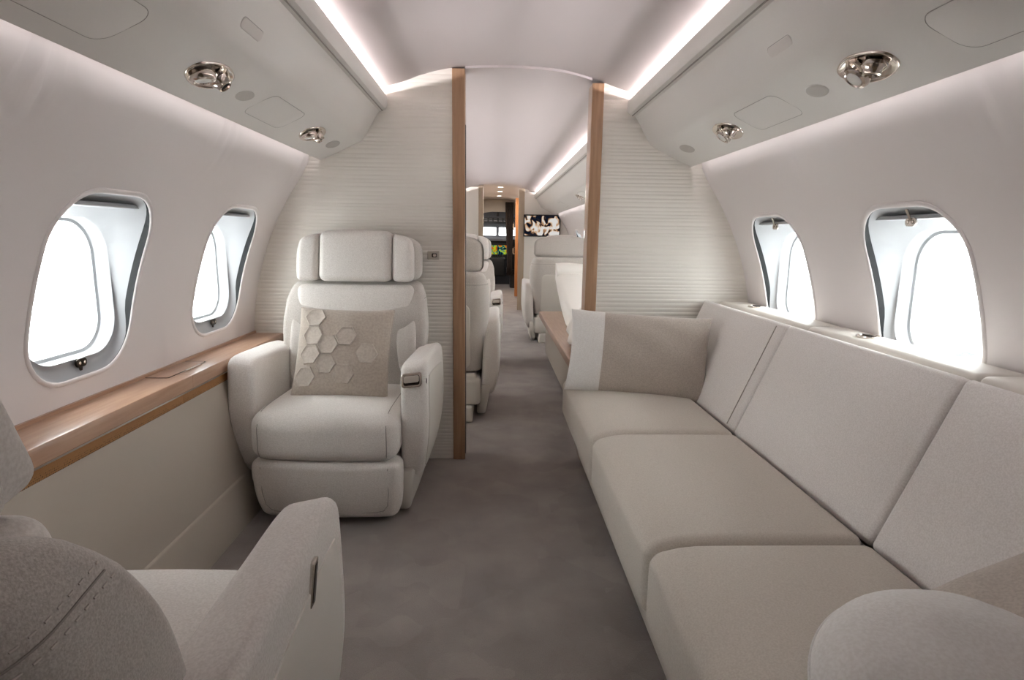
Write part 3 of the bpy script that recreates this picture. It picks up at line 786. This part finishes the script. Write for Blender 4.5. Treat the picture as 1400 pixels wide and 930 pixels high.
    for z in (0.836, 0.816):
        w_ = ring_walk(z, 0.004)
        for q in range(0, len(w_)-2, 3):
            if w_[q].y < 0.20: continue
            v_, f_ = tube([w_[q], w_[q+1]*0.6+w_[q+2]*0.4], 0.0011, 5); o_ = len(V); V += v_; F += [tuple(i+o_ for i in qq) for qq in f_]
    st = rc(obj('stitching', V, F, 'thread', sh)); st['kind'] = 'stuff'
    path = [p for p in ring_walk(0.826, 0.01) if p.y > 0.20]
    V, F = tube(path, 0.0012, 5); rc(obj('seam', V, F, 'fabric_seam', sh))
    # leather panel on the rear
    V, F = slab(rrect(0.40, 0.40, 0.05, 5), 0, 0.010, 0.005, lambda u, v, t_: (u, 0.297+(v+0.07)*0.14+t_-0.02*max(0, (-0.02-v)/0.2), 0.52+v)); rc(obj('rear_panel', V, F, 'leather', sh))
    # rear skirt panel
    soft_obj('rear_skirt', (0, 0.20, 0.235), (0.235, 0.075, 0.06), 0.02, 'leather', root, m=(3, 1, 1))
    # back pad
    def fp_(p):
        z = p.z+0.664; q = p.copy(); q.y += (z-0.45)*0.17
        return q
    rc(soft_obj('back_pad', (0, 0.152, 0.664), (0.256, 0.045, 0.218), 0.028, 'fabric', root, m=(8, 1, 8), crown=(0, 0.012, 0), f=fp_))
    # side bolsters
    for sx_ in (-1, 1):
        bp = smooth_loop([(0.262, 0.812), (0.235, 0.796), (0.200, 0.762), (0.188, 0.73), (0.188, 0.62), (0.205, 0.52), (0.245, 0.47), (0.266, 0.50), (0.272, 0.62), (0.270, 0.72), (0.267, 0.78)], 4)
        def mb_(u, v, t_):
            t_ = t_ if t_ < 0 else t_*(1-0.75*max(0, min(1, (v-0.66)/0.17)))
            return (sx_*u, 0.112-t_+0.014*max(0, (v-0.62)/0.19)**1.5+(v-0.45)*0.17-0.012*max(0, (u-0.19)/0.10)**1.5, v)
        V, F = slab(bp, -0.03, 0.024, 0.012, mb_, arc=4); bo = rc(obj('side_bolster', V, F, 'fabric', root, angle=60))
        V, F = tube([mb_(u, v, 0.003) for (u, v) in inset(bp, -0.001)], 0.0020, 5, closed=True); rc(obj('seam', V, F, 'fabric_seam', bo))
    # head rest
    def hd(p, cx, top=True):
        z = p.z+1.008; q = p.copy(); X = p.x+cx
        q.y += (z-0.45)*0.17
        q.y -= 0.016*max(0, (abs(X)-0.10)/0.17)**2
        if p.y > 0.02: q.y -= 0.035*(abs(X)/0.28)**3
        if p.z > 0: q.z -= 0.040*(abs(X)/0.275)**2.6*(p.z/0.108)
        if abs(X) > 0.15 and p.z > 0: q.x -= math.copysign(0.016*(p.z/0.108)**2*(abs(X)-0.15)/0.12, X)
        return q
    rc(soft_obj('headrest_pad', (0, 0.145, 1.008), (0.158, 0.052, 0.112), 0.030, 'fabric', root, m=(8, 1, 6), crown=(0, 0.010, 0), f=lambda p: hd(p, 0)))
    for sx_ in (-1, 1):
        rc(soft_obj('headrest_wing', (sx_*0.207, 0.150, 1.006), (0.047, 0.050, 0.109), 0.026, 'fabric', root, m=(3, 1, 6), f=lambda p: hd(p, sx_*0.207)))
    rc(soft_obj('headrest_shell', (0, 0.212, 1.006), (0.278, 0.060, 0.107), 0.040, 'felt', root, m=(10, 1, 6), f=lambda p: hd(p, 0)))
    return root
arm1 = chair((-0.672, 2.395, 0), math.radians(-2), 'cream armchair facing the camera with a hexagon cushion on its seat')
def chair_copy(x, y, rz, label):
    c = copy_tree(arm1); c.location = (x, y, 0); c.rotation_euler = (0, 0, math.radians(rz)); c['label'] = label; return c
chair((-0.711, 0.755, 0), math.radians(181), 'near armchair seen from behind at the lower left edge', recline=11)
chair_copy(-0.392, 3.66, 180, 'armchair seen from behind just past the left wood post')
chair_copy(-0.352, 5.02, 0, 'far armchair facing aft beyond the left wood post')
chair_copy(0.640, 6.33, 180, 'armchair seen from behind below the television')

# ------------------------------------------------------------------ pillows
def pillow_fn(wd, ht, th, pinch=0.05, power=0.5, wr=0.004, seed=0):
    def P(u, v, sgn):
        x = wd/2*u*(1-pinch*(1-v*v)); y = ht/2*v*(1-pinch*(1-u*u))
        e = max(0, (1-u*u)*(1-v*v))
        z = sgn*th/2*e**power
        z += wr*math.sin(9*u+3*v+seed)*math.sin(5*v-2*u+seed*1.7)*min(1, e*2.2)
        return Vector((x, y, z))
    return P
def pillow_mesh(P, u0=-1, u1=1, n=26):
    V = []; F = []; idx = {}
    us = [math.sin(-PI/2+PI*i/n) for i in range(n+1)]
    uu = sorted(set([u for u in us if u0 <= u <= u1]+[u0, u1])); vv = us
    for sgn in (1, -1):
        for i, u in enumerate(uu):
            for j, v in enumerate(vv):
                edge = abs(u) > 0.9999 or abs(v) > 0.9999
                key = (i, j, 0 if edge else sgn)
                if key not in idx: idx[key] = len(V); V.append(P(u, v, sgn))
        for i in range(len(uu)-1):
            for j in range(len(vv)-1):
                q = []
                for a, b in ((i, j), (i+1, j), (i+1, j+1), (i, j+1)):
                    edge = abs(uu[a]) > 0.9999 or abs(vv[b]) > 0.9999
                    q.append(idx[(a, b, 0 if edge else sgn)])
                F.append(tuple(q if sgn > 0 else q[::-1]))
    return V, F
def place(o, loc, rot):
    o.location = loc; o.rotation_euler = rot
# hexagon cushion on the armchair (its face is +Z local)
hx = empty('hexagon_cushion', label='taupe square cushion with raised hexagon patches on the armchair', cat='cushion')
HP = pillow_fn(0.385, 0.375, 0.135, 0.045, 0.42, 0.003, 1)
V, F = pillow_mesh(HP); obj('cushion_cover', V, F, 'taupe_pillow', hx)
def piping(P, r, material, parent, u0=-1, u1=1):
    k = [i/20 for i in range(-20, 21)]
    path = [P(u, -1, 1) for u in k if u0 <= u <= u1]+[P(1, v, 1) for v in k if u1 == 1]+[P(u, 1, 1) for u in reversed(k) if u0 <= u <= u1]+[P(-1, v, 1) for v in reversed(k) if u0 == -1]
    V, F = tube(path, r, 6, closed=(u0 == -1 and u1 == 1)); obj('piping', V, F, material, parent)
piping(HP, 0.0022, 'taupe_pillow', hx)
R6 = 0.046
def hexa(cx, cy):
    V = []; F = []
    def q(x, y, h):
        u = x/(0.385/2); v = y/(0.375/2); u = max(-.985, min(.985, u)); v = max(-.985, min(.985, v))
        p = HP(u, v, 1); return p+Vector((0, 0, h))
    rings = ((1.0, 0.0005), (0.97, 0.0046), (0.91, 0.0052), (0.82, 0.0026), (0.5, 0.0026))
    for k, h in rings:
        for i in range(6):
            a = PI/3*i; b = PI/3*(i+1)
            for s_ in (0, 0.34, 0.67):
                x = (1-s_)*math.cos(a)+s_*math.cos(b); y = (1-s_)*math.sin(a)+s_*math.sin(b)
                V.append(q(cx+R6*k*x, cy+R6*k*y, h))
    N = 18
    for i in range(len(rings)-1):
        for j in range(N): F.append((i*N+j, i*N+(j+1) % N, (i+1)*N+(j+1) % N, (i+1)*N+j))
    c = len(V); V.append(q(cx, cy, 0.0024))
    for j in range(N): F.append(((len(rings)-1)*N+j, (len(rings)-1)*N+(j+1) % N, c))
    obj('hexagon_patch', V, F, 'hex_fabric', hx, angle=50)
H3 = R6*math.sqrt(3)
for cx, cy in ((-0.118, 0.141), (-0.118, 0.060), (-0.122, -0.020), (-0.050, 0.022), (-0.052, -0.060), (0.022, 0.060), (0.022, -0.100), (0.112, -0.010), (-0.136, -0.112)):
    hexa(cx, cy)
place(hx, (-0.668, 2.352, 0.624), (math.radians(90-24), math.radians(0), math.radians(-3)))
hx.rotation_euler = (Euler((0, 0, math.radians(-2))).to_matrix() @ Euler((math.radians(66), 0, 0)).to_matrix() @ Euler((0, 0, math.radians(-1))).to_matrix()).to_euler()

def two_tone(loc, M3, label, wd=0.60, ht=0.36, th=0.17, split=-0.50, seed=2):
    root = empty('lumbar_cushion', label=label, cat='cushion')
    P = pillow_fn(wd, ht, th, 0.05, 0.45, 0.006, seed)
    V, F = pillow_mesh(P, -1, split); obj('end_panel', V, F, 'white_pillow', root)['label'] = 'cream end panel'
    V, F = pillow_mesh(P, split, 1); obj('main_panel', V, F, 'brown_pillow', root)['label'] = 'brown grey main panel'
    root.location = loc; root.rotation_euler = M3.to_euler()
    return root
def facing(rz, lean, roll): return Euler((0, 0, math.radians(rz))).to_matrix() @ Euler((math.radians(90-lean), 0, 0)).to_matrix() @ Euler((0, 0, math.radians(roll))).to_matrix()
two_tone((0.560, 2.455, 0.605), facing(-14, 16, -2), 'brown oblong cushion with a cream end standing on the sofa by the divider')

# ------------------------------------------------------------------ sofa
sofa = empty('sofa', (0, 0, 0), label='long cream three seat sofa along the right wall', cat='sofa')
SY = [(1.912, 2.755), (1.185, 1.908), (0.44, 1.181)]
def base_f(p):
    p = p.copy(); k = (0.12-p.z)/0.24
    if p.x < 0: p.x += 0.055*k
    return p
soft_obj('sofa_base', (0.665, 1.60, 0.130), (0.345, 1.16, 0.120), 0.02, 'sofa_seat', sofa, m=(2, 6, 4), f=base_f)
for a, b in SY:
    def fc_(p, L=(b-a)/2):
        p = p.copy()
        if p.x < -0.14 and p.z > 0:      # waterfall front edge
            k = (-0.14-p.x)/0.13; p.z -= 0.034*k*k*(p.z/0.1)
        return p
    soft_obj('seat_cushion', (0.530, (a+b)/2, 0.345), (0.252, (b-a)/2-0.0005, 0.098), 0.030, 'sofa_seat', sofa, m=(12, 10, 4), crown=(0.004, 0, 0.012), f=fc_, crown_side=(-1, 0, 1))
    # front drop of the cushion
TILT = math.atan2(0.16, 0.38)
BY = [(1.9602, 2.77), (1.2, 1.9598), (0.42, 1.196)]
for i, (a, b) in enumerate(BY):
    h = 0.215
    # front face runs from (0.79,0.44) up to (0.95,0.82)
    cx_ = 0.790+0.5*0.16+0.036*math.cos(TILT); cz_ = 0.425+0.5*0.385-0.036*math.sin(TILT)
    bc = soft_obj('back_cushion', (cx_, (a+b)/2, cz_), (0.036, (b-a)/2, h), 0.016, 'sofa_fabric', sofa, m=(1, 8, 8), crown=(0.010, 0, 0), crown_side=(-1, 0, 0), rot=(0, TILT, 0))
# flat twin seam between the first two back cushions
d = Vector((0.16, 0, 0.385)).normalized()
for yy in (1.985,):
    pts = [Vector((0.781, yy, 0.45))+d*(0.385*i/12)-Vector((0.004, 0, 0)) for i in range(13)]
    V, F = tube(pts, 0.0018, 6); obj('seam', V, F, 'fabric_seam', sofa)

# near cushions at the lower right
gp = empty('round_cushion', label='plump pale grey cushion in the lower right corner', cat='cushion')
P0 = pillow_fn(2, 2, 0.19, 0, 0.5, 0.005, 4)
def P(u, v, sgn):
    q = P0(u, v, sgn); return Vector((0.213*u*math.sqrt(1-v*v/2), 0.213*v*math.sqrt(1-u*u/2), q.z))
V, F = pillow_mesh(P); obj('cushion_cover', V, F, 'white_pillow', gp); piping(P, 0.0025, 'white_pillow', gp)
gp.location = (0.535, 0.565, 0.522); gp.rotation_euler = facing(8, 74, 0).to_euler()
bp_ = empty('brown_cushion', label='brown grey woven cushion leaning behind the plump pale cushion', cat='cushion')
P = pillow_fn(0.46, 0.36, 0.17, 0.04, 0.45, 0.006, 6)
V, F = pillow_mesh(P); obj('cushion_cover', V, F, 'brown_pillow', bp_); piping(P, 0.0022, 'brown_pillow', bp_)
bp_.location = (0.715, 0.63, 0.545); bp_.rotation_euler = facing(-90, 65, 0).to_euler()

# ------------------------------------------------------------------ forward cabin
# daybed with wooden platform
db = empty('daybed', (0, 0, 0), label='white made up daybed on a wood platform beyond the right post', cat='bed')
soft_obj('platform', (0.72, 4.16, 0.21), (0.29, 1.16, 0.165), 0.01, 'dado', db, m=(1, 1, 1))
soft_obj('platform_edge', (0.70, 4.16, 0.395), (0.33, 1.20, 0.028), 0.008, 'wood', db, m=(1, 1, 1))
def md(p):
    p = p.copy(); y = p.y
    if y > 0.25: p.z += 0.30*((y-0.25)/0.85)**1.3
    return p
soft_obj('mattress', (0.765, 4.10, 0.490), (0.275, 1.10, 0.075), 0.05, 'linen', db, m=(4, 14, 2), crown=(0, 0, 0.012), f=md)
V, F = tube([(0.49+0.54*i/10, 5.10, 0.80+0.006*math.sin(i)) for i in range(11)], 0.078, 14); obj('bolster', V, F, 'linen', db, angle=60)
# folded duvet spilling towards the aisle
V = []; F = []; nu, nv = 18, 16
for i in range(nu+1):
    for j in range(nv+1):
        u, v = i/nu, j/nv
        x = 0.40+0.62*u; y = 3.05+0.80*v
        zt = 0.645+0.03*math.sin(7*u+3*v)*math.sin(5*v+1)+0.05*(1-v)*u
        if u < 0.2: zt -= 0.16*((0.2-u)/0.2)**1.5
        V.append((x+0.02*math.sin(9*v), y, zt))
for i in range(nu):
    for j in range(nv):
        a = i*(nv+1)+j; F.append((a, a+1, a+nv+2, a+nv+1))
dv = obj('duvet', V, F, 'linen', None); tag(dv, 'white rumpled duvet spread over the daybed', 'duvet')
md_ = dv.modifiers.new('thick', 'SOLIDIFY'); md_.thickness = 0.05; md_.offset = -1
sb = dv.modifiers.new('round', 'SUBSURF'); sb.levels = 1; sb.render_levels = 1

# forward bulkheads
divider(-1, 0.274, 'wall_front_left', YF, YF+0.05, 'pale forward bulkhead left of the passage', ribs=False)
divider(1, 0.40, 'wall_front_right', YF, YF+0.05, 'pale forward bulkhead carrying the television', ribs=False)
post('trim_4', -0.274, -0.205, YF-0.01, YF+0.30, 'taupe edge of the far left bulkhead', 'taupe')
post('trim_5', 0.318, 0.405, YF-0.01, YF+0.06, 'taupe edge of the far right bulkhead', 'taupe')
# passage walls
structure(MB().box(-0.40, -0.26, YF+0.30, YC, 0, 1.80).build('wall_passage_left', 'taupe', smooth=False), 'taupe cupboard wall along the far passage')
structure(MB().box(0.42, 0.55, YF+0.05, YC, 0, 1.80).build('wall_passage_right', 'dado', smooth=False), 'pale wall along the right of the far passage')
for z in (1.42, 1.32):
    V, F = tube([(-0.24, 9.9, z+0.03), (-0.225, 9.95, z+0.02), (-0.225, 10.05, z-0.02), (-0.24, 10.1, z-0.03)], 0.012, 6)
    tag(obj('cupboard_handle', V, F, 'chrome'), '%s chrome handle on the far cupboard wall' % ('upper' if z > 1.4 else 'lower'), 'handle', 'chrome cupboard handles in the passage')
dr = empty('door_1', (0, 0, 0), kind='structure', label='narrow orange wood door edge open in the far passage')
soft_obj('door_leaf', (0.377, 10.62, 0.90), (0.036, 0.05, 0.87), 0.006, 'wood_orange', dr, m=(1, 1, 1))
for z in (0.85, 1.28):
    V, F = tube([(0.325, 10.56, z+0.06), (0.305, 10.54, z+0.04), (0.305, 10.54, z-0.04), (0.325, 10.56, z-0.06)], 0.012, 6); obj('door_handle', V, F, 'chrome', dr)
# television
tv = empty('television', (0.665, YF-0.03, 1.262), label='small wall mounted television showing a picture', cat='television')
soft_obj('housing', (0, 0.0, 0), (0.272, 0.016, 0.160), 0.006, 'black', tv, m=(1, 1, 1))
V, F = slab(rrect(0.515, 0.285, 0.004, 2), 0.014, 0.0175, 0.0008, lambda u, v, t_: (u, -t_, v)); o = obj('screen', V, F, 'tv_picture', tv); o['label'] = 'lit screen with tan, white and dark shapes'
# ceiling downlights
for i, y in enumerate((9.30, 10.2, 11.3)):
    dl = empty('downlight', (0.055, y, ceilz(0.055)), label='%s of three round downlights in the far passage ceiling' % ('nearest', 'middle', 'farthest')[i], cat='downlight', group='round downlights in the far passage')
    V, F = lathe([(0.055, 0.002), (0.056, -0.006), (0.046, -0.009), (0.044, -0.004)], 20); obj('trim_ring', V, F, 'bin', dl)
    V, F = lathe([(0.044, -0.003), (0.042, -0.006), (0.02, -0.007)], 20); obj('diffuser', V, F, 'lamp', dl)
    ll = bpy.data.lights.new('downlight_lamp', 'AREA'); ll.shape = 'DISK'; ll.size = 0.08; ll.energy = 2.2; ll.color = (1, 0.95, 0.9)
    lo = bpy.data.objects.new('downlight_lamp', ll); COL.objects.link(lo); lo.parent = dl; lo.location = (0, 0, -0.012)
# curtain of the flight deck
V = []; F = []; n = 40
for z, sc, sh in ((1.79, 1.0, 0), (1.3, 0.95, 0.01), (0.9, 0.7, 0.035), (0.55, 0.6, 0.05), (0.30, 0.72, 0.04)):
    for i in range(n+1):
        t_ = i/n; x = 0.195+sh+0.17*t_*sc; V.append((x, YC-0.12+0.025*math.sin(t_*PI*10), z))
for k in range(4):
    for i in range(n): a = k*(n+1)+i; F.append((a, a+1, a+n+2, a+n+1))
cu = obj('curtain', V, F, 'curtain', angle=80); tag(cu, 'dark brown curtain drawn aside at the flight deck', 'curtain')
cu.modifiers.new('thick', 'SOLIDIFY').thickness = 0.004
# flight deck
header = []
V = []; F = []; xs = [-0.60+1.2*i/24 for i in range(25)]
for x in xs:
    zb = 1.60-0.35*max(0, abs(x-0.05)-0.1)**1.6; V += [(x, YC, zb), (x, YC, ceilz(x)+0.02), (x, YC+0.06, zb), (x, YC+0.06, ceilz(x)+0.02)]
for i in range(24):
    a = i*4; F += [(a, a+1, a+5, a+4), (a+2, a+6, a+7, a+3), (a, a+4, a+6, a+2), (a+1, a+3, a+7, a+5)]
structure(obj('wall_flight_deck', V, F, 'dado', smooth=False), 'beige arched header above the flight deck opening')
for sd, nm in ((-1, 'wall_flight_left'), (1, 'wall_flight_right')):
    structure(MB().box(min(sd*0.42, sd*1.2), max(sd*0.42, sd*1.2), YC, YC+0.06, 0, 1.70).build(nm, 'taupe', smooth=False), '%s partition of the flight deck' % ('left' if sd < 0 else 'right'))
op = empty('overhead_console', (0.05, YC+0.55, 0), label='dark grey switch panel above the flight deck windshield', cat='switch panel')
soft_obj('panel_body', (0, 0, 1.47), (0.42, 0.30, 0.10), 0.03, 'dark_grey', op, m=(2, 2, 1), rot=(math.radians(-18), 0, 0))
for i in range(6):
    for j in range(3):
        soft_obj('switch_block', (-0.26+0.104*i, -0.305+0.012*j, 1.42+0.045*j), (0.036, 0.008, 0.014), 0.004, 'mid_grey', op, m=(1, 1, 1))
soft_obj('mount', (0, 0.05, 1.72), (0.30, 0.22, 0.165), 0.02, 'dark_grey', op, m=(1, 1, 1))
soft_obj('compass', (0, -0.28, 1.56), (0.035, 0.03, 0.045), 0.012, 'black', op, m=(1, 1, 1))
ws = empty('window_%d' % wi, (0.05, YC+1.15, 0), kind='structure', label='bright two pane windshield of the flight deck')
soft_obj('windshield_frame', (0, 0, 1.40), (0.55, 0.02, 0.045), 0.01, 'mid_grey', ws, m=(1, 1, 1))
soft_obj('centre_post', (0, 0, 1.24), (0.035, 0.025, 0.14), 0.01, 'mid_grey', ws, m=(1, 1, 1))
soft_obj('lower_frame', (0, 0, 1.09), (0.55, 0.03, 0.03), 0.01, 'mid_grey', ws, m=(1, 1, 1))
for sd in (-1, 1):
    MB().box(min(sd*0.035, sd*0.55), max(sd*0.035, sd*0.55), -0.003, 0.003, 1.11, 1.37).build('windshield_pane', 'glass', ws, smooth=False)
# nose closing
structure(MB().box(-1.2, 1.2, YC+1.25, YC+1.30, 0, 1.06).build('wall_nose_low', 'dark_grey', smooth=False), 'dark lower nose wall of the flight deck')
structure(MB().box(-1.2, 1.2, YC+1.25, YC+1.30, 1.42, 1.90).build('wall_nose_high', 'dark_grey', smooth=False), 'dark upper nose wall of the flight deck')
structure(MB().box(-0.9, 0.9, YC+0.02, YC+1.3, 1.88, 1.90).build('ceiling_flight_deck', 'dark_grey', smooth=False), 'dark lining above the flight deck')
ip = empty('instrument_panel', (0.05, YC+0.92, 0), label='dark instrument panel with lit coloured displays in the flight deck', cat='instrument panel')
soft_obj('glareshield', (0, 0, 1.03), (0.60, 0.14, 0.035), 0.02, 'mid_grey', ip, m=(2, 1, 1))
soft_obj('panel_body', (0, 0.05, 0.78), (0.60, 0.06, 0.22), 0.01, 'black', ip, m=(1, 1, 1))
for i in range(4):
    MB().box(-0.42+0.215*i, -0.225+0.215*i, -0.022, -0.012, 0.70, 0.90).build('display', 'flight_picture', ip, smooth=False)
soft_obj('pedestal', (0, -0.22, 0.44), (0.17, 0.26, 0.20), 0.03, 'black', ip, m=(1, 1, 1))
for i in range(5):
    V, F = tube([(-0.11+0.055*i, -0.24, 0.62), (-0.11+0.055*i, -0.28, 0.70)], 0.010, 6); obj('lever', V, F, 'bright_metal', ip)
for sd in (-1, 1):
    sr = empty('pilot_seat', (0.05+sd*0.42, YC+0.45, 0), label='dark pilot seat in the %s of the flight deck' % ('left' if sd < 0 else 'right'), cat='seat', group='dark pilot seats')
    soft_obj('seat', (0, 0, 0.36), (0.22, 0.22, 0.08), 0.04, 'black', sr, m=(1, 1, 1)); soft_obj('backrest', (0, -0.2, 0.72), (0.20, 0.05, 0.32), 0.04, 'black', sr, m=(1, 1, 1))
    soft_obj('base', (0, 0, 0.14), (0.15, 0.18, 0.14), 0.02, 'dark_grey', sr, m=(1, 1, 1))
